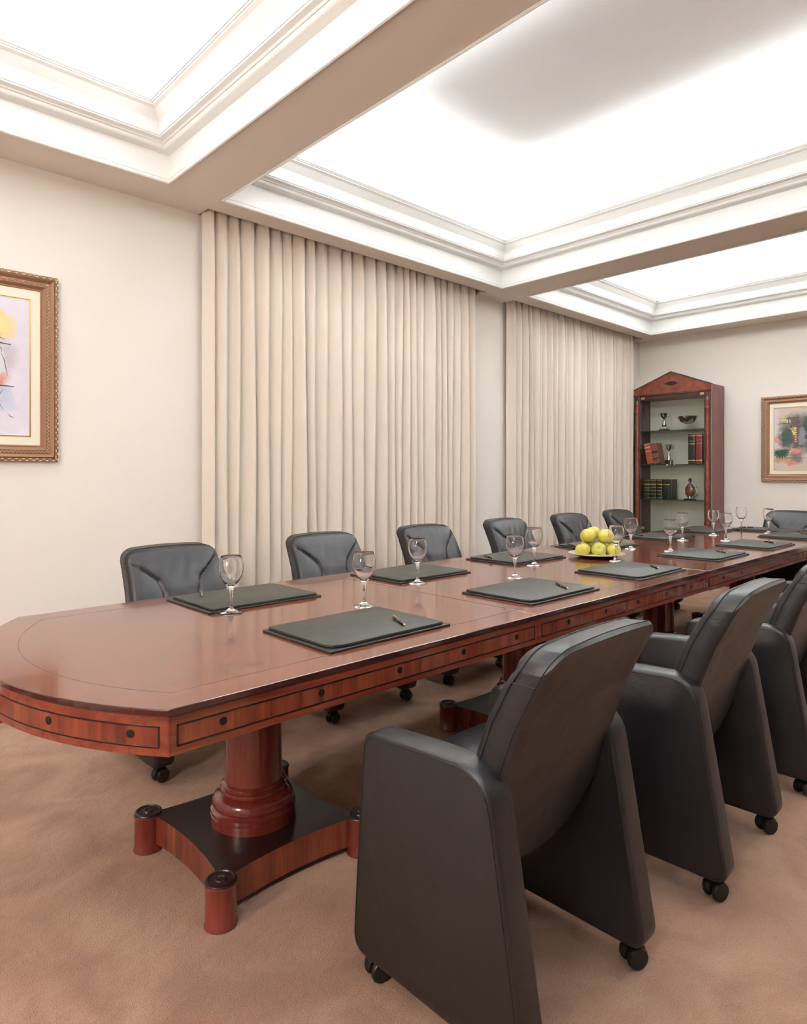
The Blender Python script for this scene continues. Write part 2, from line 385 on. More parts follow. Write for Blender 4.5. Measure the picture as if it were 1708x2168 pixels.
for i in range(4):
    b = MB(); b.prism(loc(outline(i)), .744, ZT, 0)
    o = b.build('tabletop', [M['wood_top'], M['wood_edge']], table, bevel=.0025, segs=3)
    for p in o.data.polygons:
        if abs(p.normal.z) < .97: p.material_index = 1
    # apron as a hollow rail
    a, c = segx[i], segx[i+1]
    if i == 0: path = [(c-.002, -HW)]+end_arc(TX, -1)+[(c-.002, HW)]
    elif i == 3: path = [(a+.002, -HW)]+end_arc(XE, 1)+[(a+.002, HW)]
    else: path = None
    def rail(path, z0, z1, d0, d1, mb, mi=0, cut=None):
        # path polyline; offset to outside of table (normal away from table centre)
        n = len(path); outp = []; inp = []
        for k, p in enumerate(path):
            q0 = path[max(0, k-1)]; q1 = path[min(n-1, k+1)]
            def nrm(u, v):
                t = Vector((v[0]-u[0], v[1]-u[1])).normalized(); m_ = Vector((t.y, -t.x))
                return m_
            n0 = nrm(q0, p) if k > 0 else nrm(p, q1); n1 = nrm(p, q1) if k < n-1 else n0
            m_ = (n0+n1).normalized(); sc = 1/max(.4, m_.dot(n0))
            outp.append((m_*sc, p))
        sg = SIGN
        A = [(p[0]+m_.x*sg*d1-TX, p[1]+m_.y*sg*d1) for m_, p in outp]; B = [(p[0]+m_.x*sg*d0-TX, p[1]+m_.y*sg*d0) for m_, p in outp]
        vs = [(x, y, z0) for x, y in A]+[(x, y, z1) for x, y in A]+[(x, y, z1) for x, y in B]+[(x, y, z0) for x, y in B]
        fs = []
        for k in range(n-1):
            for r_ in range(4):
                r2 = (r_+1) % 4; fs.append((r_*n+k, r_*n+k+1, r2*n+k+1, r2*n+k))
        fs += [(0, n, 2*n, 3*n), (n-1, 2*n-1, 3*n-1, 4*n-1)]
        mb.add(vs, fs, mi)
    rails = MB(); ven = MB(); ink = MB(); sides = []
    def flush():
        global ven, ink
        sides.append((ven, ink)); ven = MB(); ink = MB()
    def dress(path):
        rail(path, .661, .7438, -.022, -.004, rails)
    def inlay(path):
        rail(path, .678, .724, -.0045, -.0032, ven)
        for z0, z1 in ((.678, .681), (.721, .724)): rail(path, z0, z1, -.0040, -.0024, ink)
        for e in (path[:2], path[-2:][::-1]):
            u = Vector(e[0]); v = Vector(e[1]); t = (v-u).normalized()*.003
            seg = [tuple(u), tuple(u+t)] if e is not path[-2:][::-1] else [tuple(u+t), tuple(u)]
            pp = [tuple(u), tuple(u+t)]
            if e[0] == path[-1]: pp = pp[::-1]
            rail(pp, .678, .724, -.0040, -.0024, ink)
    def dot(x, y, nx, ny):
        n = Vector((nx, ny, 0)).normalized(); t = Vector((-n.y, n.x, 0)); vs = []
        for k in range(16):
            a_ = 2*PI*k/16; q = Vector((x-TX, y, .7045))-n*.0030+t*.0092*math.cos(a_)+Vector((0, 0, .0092*math.sin(a_)))
            vs.append(q)
        for k in range(16): vs.append(Vector(vs[k])+n*.0012)
        ink.add(vs, [tuple(range(16, 32))]+[(k, (k+1) % 16, 16+(k+1) % 16, 16+k) for k in range(16)])
    def straight(y, sgn):
        global SIGN
        SIGN = 1
        pa = [(a+.001, y), (c-.001, y)] if sgn < 0 else [(c-.001, y), (a+.001, y)]
        dress(pa)
        m0, m1 = a+.02, c-.02
        inlay([(m0, y), (m1, y)] if sgn < 0 else [(m1, y), (m0, y)])
        nd = 5; first = (m0+m1)/2-.266*2
        for k in range(nd): dot(first+.266*k, y, 0, sgn)
    def bow(x, sgn):
        global SIGN
        arcp = end_arc(x, sgn)
        if sgn < 0: arcp = arcp[::-1]
        SIGN = 1
        dress(arcp)
        cxr = x-sgn*(RAD-SAG); amax = math.asin(HW/RAD)-.022/RAD
        pts = [(cxr+sgn*RAD*math.cos(-amax+2*amax*k/28), RAD*math.sin(-amax+2*amax*k/28)) for k in range(29)]
        inlay(pts if sgn > 0 else pts[::-1])
        for k in range(6):
            an = -amax+.07+(2*amax-.14)*k/5
            dot(cxr+sgn*RAD*math.cos(an), RAD*math.sin(an), sgn*math.cos(an), math.sin(an))
    SIGN = 1
    straight(-HW, -1); flush(); straight(HW, 1); flush()
    if i == 0: bow(TX, -1); flush()
    if i == 3: bow(XE, 1); flush()
    # cross rails close the section underneath
    for xx, flag in ((a+.012, i > 0), (c-.012, i < 3)):
        if flag: rails.box(xx-TX-.009, xx-TX+.009, -HW+.022, HW-.022, .675, .7438)
    ap = rails.build('apron', M['wood_rail'], table, smooth=35)
    for ven_, ink_ in sides:
        ven_.build('veneer_panel', M['wood_veneer'], ap, smooth=35)
        ink_.build('inlay', M['black_inlay'], ap, smooth=35)
# thin line inlaid in the top along its rim
b = MB()
def ribbon(pts, wd, z, mb):
    n = len(pts); vs = []
    for k, p in enumerate(pts):
        q0 = Vector(pts[max(0, k-1)]); q1 = Vector(pts[min(n-1, k+1)]); t = (q1-q0).normalized(); m_ = Vector((t.y, -t.x))*wd/2
        vs += [(p[0]+m_.x-TX, p[1]+m_.y, z), (p[0]-m_.x-TX, p[1]-m_.y, z)]
    for k in range(n): vs += [(vs[2*k][0], vs[2*k][1], z-.004), (vs[2*k+1][0], vs[2*k+1][1], z-.004)]
    fs = [(2*k, 2*k+2, 2*k+3, 2*k+1) for k in range(n-1)]
    mb.add([(x, y, zz) for x, y, zz in vs], fs)
ins = .10
def arc_in(x, sgn):
    cxr = x-sgn*(RAD-SAG); r = RAD-ins; am = math.asin((HW-ins)/r)
    return [(cxr+sgn*r*math.cos(-am+2*am*k/30), r*math.sin(-am+2*am*k/30)) for k in range(31)]
A0, A1 = arc_in(TX, -1), arc_in(XE, 1)
ribbon(A0, .0022, ZT+.0002, b); ribbon(A1, .0022, ZT+.0002, b)
for y in (-1, 1): ribbon([(A0[0][0], y*(HW-ins)), (A1[0][0], y*(HW-ins))], .0022, ZT+.0002, b)
b.build('top_line_inlay', M['line_brown'], table, merge=False)
# pedestals
for px in PX:
    b = MB(); cx = px-TX
    pr = [(.137, .118), (.138, .146), (.135, .148), (.135, .151), (.137, .153), (.137, .161), (.131, .166), (.128, .170), (.132, .176), (.132, .186), (.127, .200), (.115, .212), (.106, .216),
          (.106, .218), (.1075, .222), (.106, .227), (.101, .230), (.101, .234), (.103, .238), (.100, .243), (.0945, .247), (.093, .26), (.091, .40), (.088, .66), (.095, .67), (.095, .744)]
    b.lathe(pr, 56, cx, 0)
    col_ = b.build('pedestal_column', M['wood_turned'], table, smooth=40)
    # concave sided base
    s_ = .25; poly = []
    for k in range(4):
        ca, sa = math.cos(k*PI/2), math.sin(k*PI/2)
        for j in range(14):
            t = -1+2*j/14.0; x = t*s_; y = -(s_-.028*(1-t*t)**.9*1.0)+ .0
            poly.append((cx+x*ca-y*sa, x*sa+y*ca))
    b = MB(); b.prism(poly, .028, .118, 0)
    bp = b.build('pedestal_base', [M['wood_veneer'], M['wood_dark']], col_)
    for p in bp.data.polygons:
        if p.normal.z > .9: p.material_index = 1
    for sx in (-1, 1):
        for sy in (-1, 1):
            b = MB(); b.lathe([(.043, 0), (.046, .003), (.046, .008), (.043, .012), (.043, .112), (.045, .116), (.045, .121), (.042, .126), (.036, .128), (.034, .125), (.018, .125), (.016, .129), (.010, .130), (.007, .127), (0, .127)], 32, cx+sx*s_, sy*s_)
            f_ = b.build('pedestal_foot', [M['wood_turned'], M['wood_dark']], col_, smooth=40)
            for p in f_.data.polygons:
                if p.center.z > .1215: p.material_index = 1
                
# ------------------------------------------------------------------ leather armchairs
def rounded(poly, rads, seg=6):
    out = []; n = len(poly)
    for i, p in enumerate(poly):
        p = Vector(p); a = Vector(poly[i-1]); c = Vector(poly[(i+1) % n]); r = rads[i]
        if r <= 0: out.append(tuple(p)); continue
        u = (a-p).normalized(); v = (c-p).normalized(); ang = u.angle(v); d = min(r/math.tan(ang/2), (a-p).length*.49, (c-p).length*.49)
        s0 = p+u*d; s1 = p+v*d
        for k in range(seg+1):
            t = k/seg; out.append(tuple((1-t)**2*s0+2*t*(1-t)*p+t*t*s1))
    return out
SIDE = rounded([(.272, .063), (.248, .40), (.228, .618), (.05, .632), (-.158, .642), (-.256, .063)], [.05, 0, .045, 0, .095, .045], 12)
def back_z(s):
    e = max(0, (abs(s)-.72)/.28)
    zt = .905-.012*s*s-.048*(1-math.sqrt(max(0, 1-e*e)))
    zb = .335+.26*(1-math.sqrt(max(0, 1-(s*s)*.985)))
    return zb, zt
def rear_y(z):
    k = [(.33, -.085), (.45, -.115), (.60, -.156), (.72, -.198), (.82, -.248), (.90, -.292)]
    for (a, ya), (c, yc) in zip(k, k[1:]):
        if z <= c: return ya+(yc-ya)*(z-a)/(c-a)
    return k[-1][1]
def seam_dist(x, z):
    ax = abs(x); pts = [(.222, .852), (.106, .752), (.088, .70), (.078, .45)]; d = 9
    for (x0, z0), (x1, z1) in zip(pts, pts[1:]):
        vx, vz = x1-x0, z1-z0; t = max(0, min(1, ((ax-x0)*vx+(z-z0)*vz)/(vx*vx+vz*vz))); d = min(d, math.hypot(ax-x0-vx*t, z-z0-vz*t))
    return d
def make_chair():
    t = thing('conference_chair', (0, 0, 0), 'x', 'chair')
    for sx in (-1, 1):
        b = MB(); x0, x1 = sx*.287, sx*.208
        b.prism([(y, z) for y, z in SIDE], x0, x1, 0, 'x')
        p = b.build('arm_panel', M['leather'], t, bevel=.012, segs=3, smooth=50)
        b = MB(); c = Vector((0, .34))
        pts = [(sx*.2868, c[0]+(y-c[0])*.955, c[1]+(z-c[1])*.966) for y, z in SIDE if z > .066]
        b.tube(pts, .0013, 5); b.build('seam', M['piping'], p, smooth=60)
    # seat
    b = MB(); n = 16; m_ = 20; 
    prof_ = rounded([(-.045, .36), (.245, .345), (.262, .515), (.10, .512), (-.075, .49)], [.02, .03, .05, 0, .02], 8)
    b.prism(prof_, -.206, .206, 0, 'x'); b.build('seat', M['leather'], t, bevel=.016, segs=3, smooth=50)
    # backrest
    NS, NT = 56, 60; HWb = .237
    b = MB(); F = []; K = []
    ss = [-1+2*i/NS for i in range(NS+1)]; ss = [math.copysign(abs(v)**.8, v) for v in ss]
    for s_ in ss:
        zb, zt = back_z(s_)
        for j in range(NT+1):
            tt = j/NT; z = zb+(zt-zb)*tt; x = s_*(HWb-.012*max(0, (z-.62)/.28))
            wrap = .002*s_*s_
            yr = rear_y(z)+wrap
            # edge distance for rounding
            ed = min((1-abs(s_))*HWb, (zt-z), (z-zb)*1.2)
            r_ = .010
            rd = r_-math.sqrt(max(0, r_*r_-max(0, r_-ed)**2)) if ed < r_ else 0
            th = .082-.022*max(0, (.55-z)/.2)
            puff = .012*min(1, max(0, ed-.004)/.05)
            g = seam_dist(x, z); groove = .0095*math.exp(-(g/.0075)**2)*min(1, ed/.03)
            puff += .006*min(1, g/.04)
            wr = .0022*math.sin(x*90+z*40)*math.exp(-((z-.80)/.05)**2)*math.exp(-(x/.11)**2)
            rf = .020; rdf = rf-math.sqrt(max(0, rf*rf-max(0, rf-ed)**2)) if ed < rf else 0
            F.append((x, yr+th+puff-groove-rdf+wr, z-.004*max(0, (z-.8)/.1))); K.append((x, yr+rd-.003*min(1, ed/.04), z))
    N1 = NT+1; nv = (NS+1)*N1
    fs = []
    for i in range(NS):
        for j in range(NT):
            q = (i*N1+j, (i+1)*N1+j, (i+1)*N1+j+1, i*N1+j+1); fs.append(q); fs.append(tuple(nv+k for k in q[::-1]))
    loop = [i*N1 for i in range(NS+1)]+[NS*N1+j for j in range(1, N1)]+[i*N1+NT for i in range(NS-1, -1, -1)]+[j for j in range(NT-1, 0, -1)]
    for k in range(len(loop)):
        u, v = loop[k], loop[(k+1) % len(loop)]; fs.append((u, nv+u, nv+v, v))
    b.add(F+K, fs); bk = b.build('backrest', M['leather'], t, smooth=40)
    P = [Vector(F[i]) for i in loop if F[i][2] > .5]; Q = [Vector(K[i]) for i in loop if K[i][2] > .5]
    i0 = max(range(len(P)), key=lambda i: (P[i]-P[(i+1) % len(P)]).length); P = P[i0+1:]+P[:i0+1]; Q = Q[i0+1:]+Q[:i0+1]
    b = MB(); b.tube(P, .0022, 6); b.tube(Q, .0013, 5)
    for sx in (0, NS):      # short cross seams under the head band
        j = int(NT*.90); u, v = Vector(F[sx*N1+j]), Vector(K[sx*N1+j]); o_ = Vector((-.0012 if sx == 0 else .0012, 0, 0))
        b.tube([u+o_, (u+v)/2+o_, v+o_], .0016, 5)
    b.build('seam', M['piping'], bk, smooth=60)
    # seat support between the panels
    b = MB(); b.box(-.209, .209, .06, .20, .30, .352); b.build('seat_frame', M['plastic'], t, bevel=.008)
    for sx in (-1, 1):
        for sy, yy in ((1, .215), (-1, -.205)):
            rot = R.uniform(-.6, .6); 
            b = MB(); cx, cy = sx*.247, yy
            b.lathe([(.012, .040), (.012, .075)], 12, cx, cy)
            arcp = [(-.030, .030)]+[(-.031*math.cos(PI*k/10), .030+.031*math.sin(PI*k/10)) for k in range(1, 10)]+[(.031, .030), (.024, .028), (-.024, .028)]
            vs0 = MB(); vs0.prism(arcp, -.008, .008, 0, 'y')
            cr, sr = math.cos(rot), math.sin(rot)
            b.add([(cx+(x)*cr-y*sr, cy+x*sr+y*cr, z) for x, y, z in vs0.v], vs0.f)
            cs = b.build('caster', M['plastic'], t, smooth=40)
            b = MB()
            for dy in (-1, 1):
                vs0 = MB(); n = 20; rr = [(.0, .0), (.022, .0), (.028, .004), (.0285, .012), (.026, .016), (0, .017)]
                vs0.lathe(rr, n)
                for k in range(1): pass
                pts = []
                for (x, y, z) in vs0.v:
                    yy2 = dy*(.009+z); pts.append((cx+x*cr-yy2*sr, cy+x*sr+yy2*cr, .0285+y))
                b.add(pts, vs0.f)
            b.build('wheel', M['plastic'], cs, smooth=40)
    return t
proto = make_chair()
CX = [1.315, 2.235, 3.08, 3.95, 4.82, 5.66]
near_lab = ['black leather armchair in the foreground, seen from behind, nearest the camera',
            'second black leather armchair along the near side of the table, just behind the foreground one',
            'third black leather armchair on the near side, back partly cut by the right picture edge',
            'fourth armchair on the near side, mostly hidden, its arm showing past the second backrest',
            'fifth armchair on the near side, almost hidden, only a strip of arm showing',
            'sixth and farthest armchair on the near side, beside the far end of the table']
far_lab = ['black leather armchair on the curtain side, before the bare left wall',
           'second black leather armchair on the curtain side, in front of the first curtain',
           'third black leather armchair on the curtain side, behind the middle wine glass',
           'fourth curtain-side armchair, in front of the bare wall strip between the curtains',
           'fifth curtain-side armchair, directly behind the plate of apples',
           'sixth curtain-side armchair, standing beside the glazed cabinet']
def place(o, x, y, rz, lab, grp):
    o.location = (x, y, 0); o.rotation_euler = (0, 0, rz); o['label'] = lab; o['group'] = grp
first = True
for k, x in enumerate(CX):
    o = proto if first else copy_tree(proto); first = False
    place(o, x+[0, -.012, .03, .02, .0, .0][k], 1.0-[0, .03, .02, 0, 0, 0][k], [0.01, .035, .045, .04, 0, .03][k], near_lab[k], 'armchairs along the near side of the table')
for k, x in enumerate(CX):
    o = copy_tree(proto); place(o, x+(.03 if k == 0 else 0), 2.81, PI+[.02, -.02, .0, .03, -.02, .02][k], far_lab[k], 'armchairs along the curtain side of the table')
o = copy_tree(proto); place(o, 6.40, 1.84, PI/2, 'black leather armchair at the far head of the table, facing the camera', 'armchair at the table head')

# ------------------------------------------------------------------ desk pads and pens
def make_pad():
    t = thing('desk_pad', (0, 0, 0), 'x', 'desk pad')
    b = MB(); b.prism([(-.24, -.172), (.24, -.172), (.24, .172), (-.24, .172)], 0, .006); b.build('base_board', M['pad_edge'], t, bevel=.0015)
    b = MB(); b.prism(rounded([(-.226, -.160), (.222, -.160), (.222, .166), (-.226, .166)], [.045, .012, .012, .012], 2), .0068, .0148)
    b.build('folder', M['pad'], t, bevel=.002, smooth=40)
    return t
def make_pen():
    t = thing('ballpoint_pen', (0, 0, 0), 'x', 'pen'); b = MB()
    def along(prof, mat, nm):
        m0 = MB(); m0.lathe(prof, 12); b = MB(); b.add([(z, y, x+.0052) for x, y, z in m0.v], m0.f); return b.build(nm, mat, t, smooth=40)
    along([(.0038, -.058), (.0048, -.03), (.005, .0), (.0046, .05), (.0034, .056)], M['penblack'], 'barrel')
    along([(.0005, -.067), (.0016, -.0655), (.0036, -.058)], M['gold'], 'tip')
    along([(.0053, -.002), (.0053, .002)], M['gold'], 'band')
    b = MB(); b.tube([(.015, 0, .0108), (.05, 0, .0118), (.060, 0, .0105), (.063, 0, .0052)], .0011, 6); b.build('clip', M['gold'], t, smooth=40)
    return t
padp = make_pad(); penp = make_pen()
pads = [(1.305, 1.580, 0, 'foremost dark green desk pad on the near side, in front of the foreground armchair'),
        (2.23, 1.580, 0, 'second desk pad along the near side of the table'),
        (3.045, 1.565, 0, 'near-side desk pad just in front of the plate of apples'),
        (3.94, 1.570, 0, 'fourth desk pad along the near side, beyond the apples'),
        (4.74, 1.545, 0, 'fifth desk pad along the near side of the table'),
        (5.60, 1.565, 0, 'near-side desk pad farthest from the camera, at the right picture edge'),
        (1.300, 2.265, PI, 'desk pad on the curtain side nearest the bowed end, with a wine glass in front'),
        (2.195, 2.255, PI, 'second desk pad on the curtain side, before the third armchair'),
        (3.02, 2.245, PI, 'third desk pad on the curtain side, left of the apples'),
        (3.92, 2.255, PI, 'fourth desk pad on the curtain side, half hidden behind the apples'),
        (4.80, 2.245, PI, 'fifth desk pad on the curtain side, in front of the cabinet'),
        (5.57, 2.235, PI, 'sixth and farthest desk pad on the curtain side'),
        (6.02, 1.88, PI/2, 'desk pad at the far head of the table, before the armchair facing the camera')]
pens = [(1.412, 1.510, 65, 'black and gold pen on the foremost near-side desk pad'), (2.337, 1.508, 56, 'black and gold pen on the second near-side desk pad'),
        (3.155, 1.50, 43, 'black pen on the desk pad in front of the apples'), (4.03, 1.505, 50, 'black pen on the fourth near-side desk pad'),
        (4.83, 1.49, 50, 'black pen on the fifth near-side desk pad'), (5.69, 1.50, 50, 'black pen on the farthest near-side desk pad'),
        (1.172, 2.372, 245, 'pen with a gold tip on the first curtain-side desk pad, tip towards the camera'), (2.058, 2.40, 250, 'black pen on the second curtain-side desk pad'),
        (2.844, 2.306, 239, 'black pen on the third curtain-side desk pad'), (3.72, 2.33, 235, 'black pen on the fourth curtain-side desk pad, by the apples'),
        (4.66, 2.33, 235, 'black pen on the fifth curtain-side desk pad'), (5.44, 2.31, 235, 'black pen on the sixth curtain-side desk pad'),
        (6.0, 2.03, 130, 'black pen on the desk pad at the far head of the table')]
for k, (x, y, r_, lab) in enumerate(pads):
    o = padp if k == 0 else copy_tree(padp); o.location = (x, y, ZT+.0003); o.rotation_euler = (0, 0, r_); o['label'] = lab; o['group'] = 'desk pads laid round the table'
for k, (x, y, d, lab) in enumerate(pens):
    o = penp if k == 0 else copy_tree(penp); o.location = (x, y, ZT+.0154); o.rotation_euler = (0, 0, math.radians(d)); o['label'] = lab; o['group'] = 'pens on the desk pads'

# ------------------------------------------------------------------ wine glasses
def make_glass():
    t = thing('wine_glass', (0, 0, 0), 'x', 'wine glass')
    outer = [(.0, .0), (.040, .0), (.0412, .0014), (.038, .0032), (.026, .006), (.013, .011), (.0075, .018), (.0052, .028), (.0048, .042), (.0056, .060), (.0075, .078), (.0110, .090), (.0165, .097), (.0265, .109), (.0360, .125), (.0415, .142), (.0430, .157), (.0415, .173), (.0375, .189), (.0352, .199)]
    inner = [(.0347, .1993), (.0344, .199), (.0367, .189), (.0407, .173), (.0422, .157), (.0407, .142), (.0345, .125), (.0250, .110), (.0140, .1005), (.006, .0975), (0, .097)]
    b = MB(); b.lathe(outer[:12]+[(.006, .0905)][:0]+[(.0112, .0905), (.0, .0905)], 40); b.build('stem_and_foot', M['glass'], t, smooth=50)
    b = MB(); b.lathe([(0, .0907), (.0113, .0907)]+outer[12:]+inner, 40); b.build('bowl', M['glass'], t, smooth=50)
    return t
gp = make_glass()
gl = [(1.128, 2.061, 'wine glass nearest the bowed end, in front of the first curtain-side desk pad'),
      (1.537, 1.827, 'wine glass touching the far right corner of the foremost near-side desk pad'),
      (2.030, 2.046, 'wine glass in front of the third curtain-side armchair'),
      (2.469, 1.844, 'wine glass behind the second near-side desk pad'),
      (2.870, 2.017, 'wine glass left of the apple plate, before the third curtain-side desk pad'),
      (3.336, 1.802, 'wine glass standing right in front of the plate of apples'),
      (3.942, 2.028, 'wine glass just to the right of the apples, before the sixth curtain-side chair'),
      (4.003, 1.797, 'wine glass behind the fourth near-side desk pad'),
      (4.708, 2.025, 'wine glass before the cabinet, on the curtain side of the fifth pad'),
      (5.276, 2.026, 'wine glass in front of the right post of the cabinet'),
      (4.902, 1.796, 'wine glass behind the fifth near-side desk pad, low against the cabinet side'),
      (5.850, 2.019, 'wine glass standing against the bare far wall, by the head-end desk pad'),
      (5.764, 1.782, 'rightmost wine glass, seen against the head armchair')]
for k, (x, y, lab) in enumerate(gl):
    o = gp if k == 0 else copy_tree(gp); o.location = (x, y, ZT+.0003); o['label'] = lab; o['group'] = 'wine glasses on the table'

# ------------------------------------------------------------------ plate of apples
PXY = (3.425, 1.975)
t = thing('fruit_plate', (PXY[0], PXY[1], ZT+.0003), 'round plate with gold rim carrying a pile of yellow-green apples', 'plate')
b = MB(); b.lathe([(0, .004), (.085, .004), (.088, .0), (.094, .0), (.100, .006), (.135, .014), (.155, .0195), (.158, .021)], 56)
b.build('plate_underside', M['chinadark'], t, smooth=40)
b = MB(); b.lathe([(.158, .0212), (.1585, .0222), (.155, .0225), (.135, .017), (.105, .010), (.09, .0065), (0, .0065)], 56); b.build('plate_top', M['china'], t, smooth=40)
b = MB(); b.tube([(.158*math.cos(2*PI*k/56), .158*math.sin(2*PI*k/56), .022) for k in range(56)], .0013, 6, closed=True); b.build('plate_rim', M['gold'], t, smooth=60)
def applemat(name, c1, c2):
    m, t_, b_ = newmat(name); tc = t_.nodes.new('ShaderNodeTexCoord')
    n = t_.nodes.new('ShaderNodeTexNoise'); n.inputs['Scale'].default_value = 11; n.inputs['Detail'].default_value = 4
    n2 = t_.nodes.new('ShaderNodeTexVoronoi'); n2.inputs['Scale'].default_value = 130
    t_.links.new(tc.outputs['Object'], n.inputs['Vector']); t_.links.new(tc.outputs['Object'], n2.inputs['Vector'])
    r = ramp(t_, [(.35, c1), (.65, c2)]); t_.links.new(n.outputs['Fac'], r.inputs[0])
    r2 = ramp(t_, [(.08, (.55, .5, .35)), (.16, (1, 1, 1))]); t_.links.new(n2.outputs['Distance'], r2.inputs[0])
    mx = t_.nodes.new('ShaderNodeMixRGB'); mx.blend_type = 'MULTIPLY'; mx.inputs[0].default_value = .35; t_.links.new(r.outputs[0], mx.inputs[1]); t_.links.new(r2.outputs[0], mx.inputs[2])
    t_.links.new(mx.outputs[0], b_.inputs['Base Color']); sset(b_, 'Roughness', .3); sset(b_, 'Coat Weight', .25); sset(b_, 'Subsurface Weight', .05)
    return m
M['apple_y'] = applemat('yellow_apple', (.52, .45, .055), (.64, .54, .10)); M['apple_g'] = applemat('green_apple', (.38, .44, .045), (.52, .51, .08))
M['stem'] = plain('apple_stem', (.08, .05, .02), .7)
M['leathergreen'] = plain('book_green', (.012, .028, .020), .4)
def apple(x, y, z, r, mat, rx, ry, lab):
    t = thing('apple', (x, y, z), lab, 'apple', group='apples piled on the plate'); t.rotation_euler = (rx, ry, R.uniform(0, 6))
    pr = []
    for k in range(19):
        th = PI*k/18; s_ = math.sin(th); c_ = math.cos(th)
        rr = r*(1.0+.03*c_)*s_; zz = -r*.93*c_
        dim = .20*r*math.exp(-(s_/.28)**2); zz += dim if zz < 0 else -dim*1.2
        pr.append((max(0, rr), zz))
    b = MB(); b.lathe(pr, 30, cap=False)
    b.v = [(x_*(1+.02*math.cos(5*math.atan2(y_, x_))), y_*(1+.02*math.cos(5*math.atan2(y_, x_))), z_) for x_, y_, z_ in b.v]
    b.build('flesh', mat, t, smooth=80)
    b = MB(); b.tube([(0, 0, r*.70), (.001, 0, r*.82), (.004, 0, r*.95)], .0014, 6); b.build('stem', M['stem'], t, smooth=60)
# view-facing row: the camera looks along (0.69,0.725); right-hand direction is (0.725,-0.69)
ux, uy, vx, vy = .725, -.689, .689, .725
r_ = .043; zb = ZT+.0065+r_*.90
def ap(u, v, z, mat, rx, ry, lab, r=r_): apple(PXY[0]+ux*u+vx*v, PXY[1]+uy*u+vy*v, z, r, mat, rx, ry, lab)
ap(-.088, -.035, zb, M['apple_y'], .3, .2, 'yellow apple at the left end of the bottom row', .043)
ap(.000, -.045, zb+.001, M['apple_g'], 1.9, .0, 'greenest apple, in the middle of the bottom row', .044)
ap(.087, -.033, zb, M['apple_y'], -.3, .2, 'yellow apple at the right end of the bottom row, behind the glass', .042)
ap(-.049, -.008, zb+.077, M['apple_y'], .2, -.3, 'large yellow apple on the upper row, left', .0465)
ap(.050, -.010, zb+.075, M['apple_y'], -.15, .3, 'large yellow apple on the upper row, right', .0465)
ap(.000, .064, zb+.089, M['apple_y'], .4, .1, 'topmost apple, peeping out behind the upper two', .040)
ap(-.046, .050, zb, M['apple_g'], .5, .2, 'greener apple at the very back of the bottom layer, left', .043)
ap(.046, .052, zb, M['apple_g'], -.5, .3, 'greener apple at the very back of the bottom layer, right', .043)

# ------------------------------------------------------------------ display cabinet
CU0, CU1, CV0, CV1 = 7.12, 7.485, 2.76, 3.62
cw = CV1-CV0
M['cab_side'] = wood('cabinet_side', (.11, .028, .022), (.15, .038, .030), (.18, .046, .036), (12, 12, 1), .45, .1, .2)
M['cab_in'] = wood('cabinet_interior', (.06, .02, .016), (.09, .03, .024), (.12, .04, .03), (14, 14, 1), .35, .2, .2)
M['burr'] = wood('burr_veneer', (.12, .022, .012), (.18, .036, .018), (.24, .055, .026), (14, 14, 14), .25, .5, .1)
M['backpanel'] = plain('pale_backing', (.80, .79, .70), .6)
cab = thing('display_cabinet', (CU0, (CV0+CV1)/2, 0), 'tall mahogany cabinet with pediment top, glass doors and glass shelves, against the far wall', 'cabinet')
h = cw/2; d = CU1-CU0
b = MB()
for s in (-1, 1): b.box(.03, d, s*h, s*(h-.022), 0, 2.13)
b.box(.03, d, -h+.022, h-.022, 0, .08); b.box(.03, d, -h+.022, h-.022, 2.09, 2.13)
# roof body behind the pediment
b.box(.02, d, -h, h, 2.13, 2.20)
b.build('carcass', M['cab_side'], cab, bevel=.002)
b = MB()
for s in (-1, 1): b.box(.035, d-.01, s*(h-.022), s*(h-.024), .08, 2.09)
b.build('inner_lining', M['cab_in'], cab)
b = MB(); b.box(d-.012, d-.004, -h+.022, h-.022, .08, 2.09); b.build('back_panel', M['backpanel'], cab)
b = MB(); b.prism([(-h-.004, 2.135), (h+.004, 2.135), (h+.004, 2.20), (0, 2.372), (-h-.004, 2.20)], -.002, .03, 0, 'x')
pd = b.build('pediment', M['burr'], cab, bevel=.002)
b = MB(); rake = [(-h-.004, 2.203), (0, 2.376), (h+.004, 2.203)]
for (p, q) in zip(rake, rake[1:]):
    b.add([(-.008, p[0], p[1]), (-.008, q[0], q[1]), (.032, q[0], q[1]), (.032, p[0], p[1]), (-.008, p[0], p[1]-.012), (-.008, q[0], q[1]-.012), (.032, q[0], q[1]-.012), (.032, p[0], p[1]-.012)],
          [(0, 1, 2, 3), (0, 4, 5, 1), (4, 7, 6, 5), (3, 2, 6, 7), (0, 3, 7, 4), (1, 5, 6, 2)])
b.box(-.008, .032, -h-.006, h+.006, 2.122, 2.138)
b.build('pediment_moulding', M['wood_edge'], pd)
b = MB(); b.prism([(-.088+.0, 2.239), (0, 2.213), (.088, 2.239), (0, 2.266)], -.0035, 0, 0, 'x'); b.build('diamond_inlay', M['black_inlay'], pd)
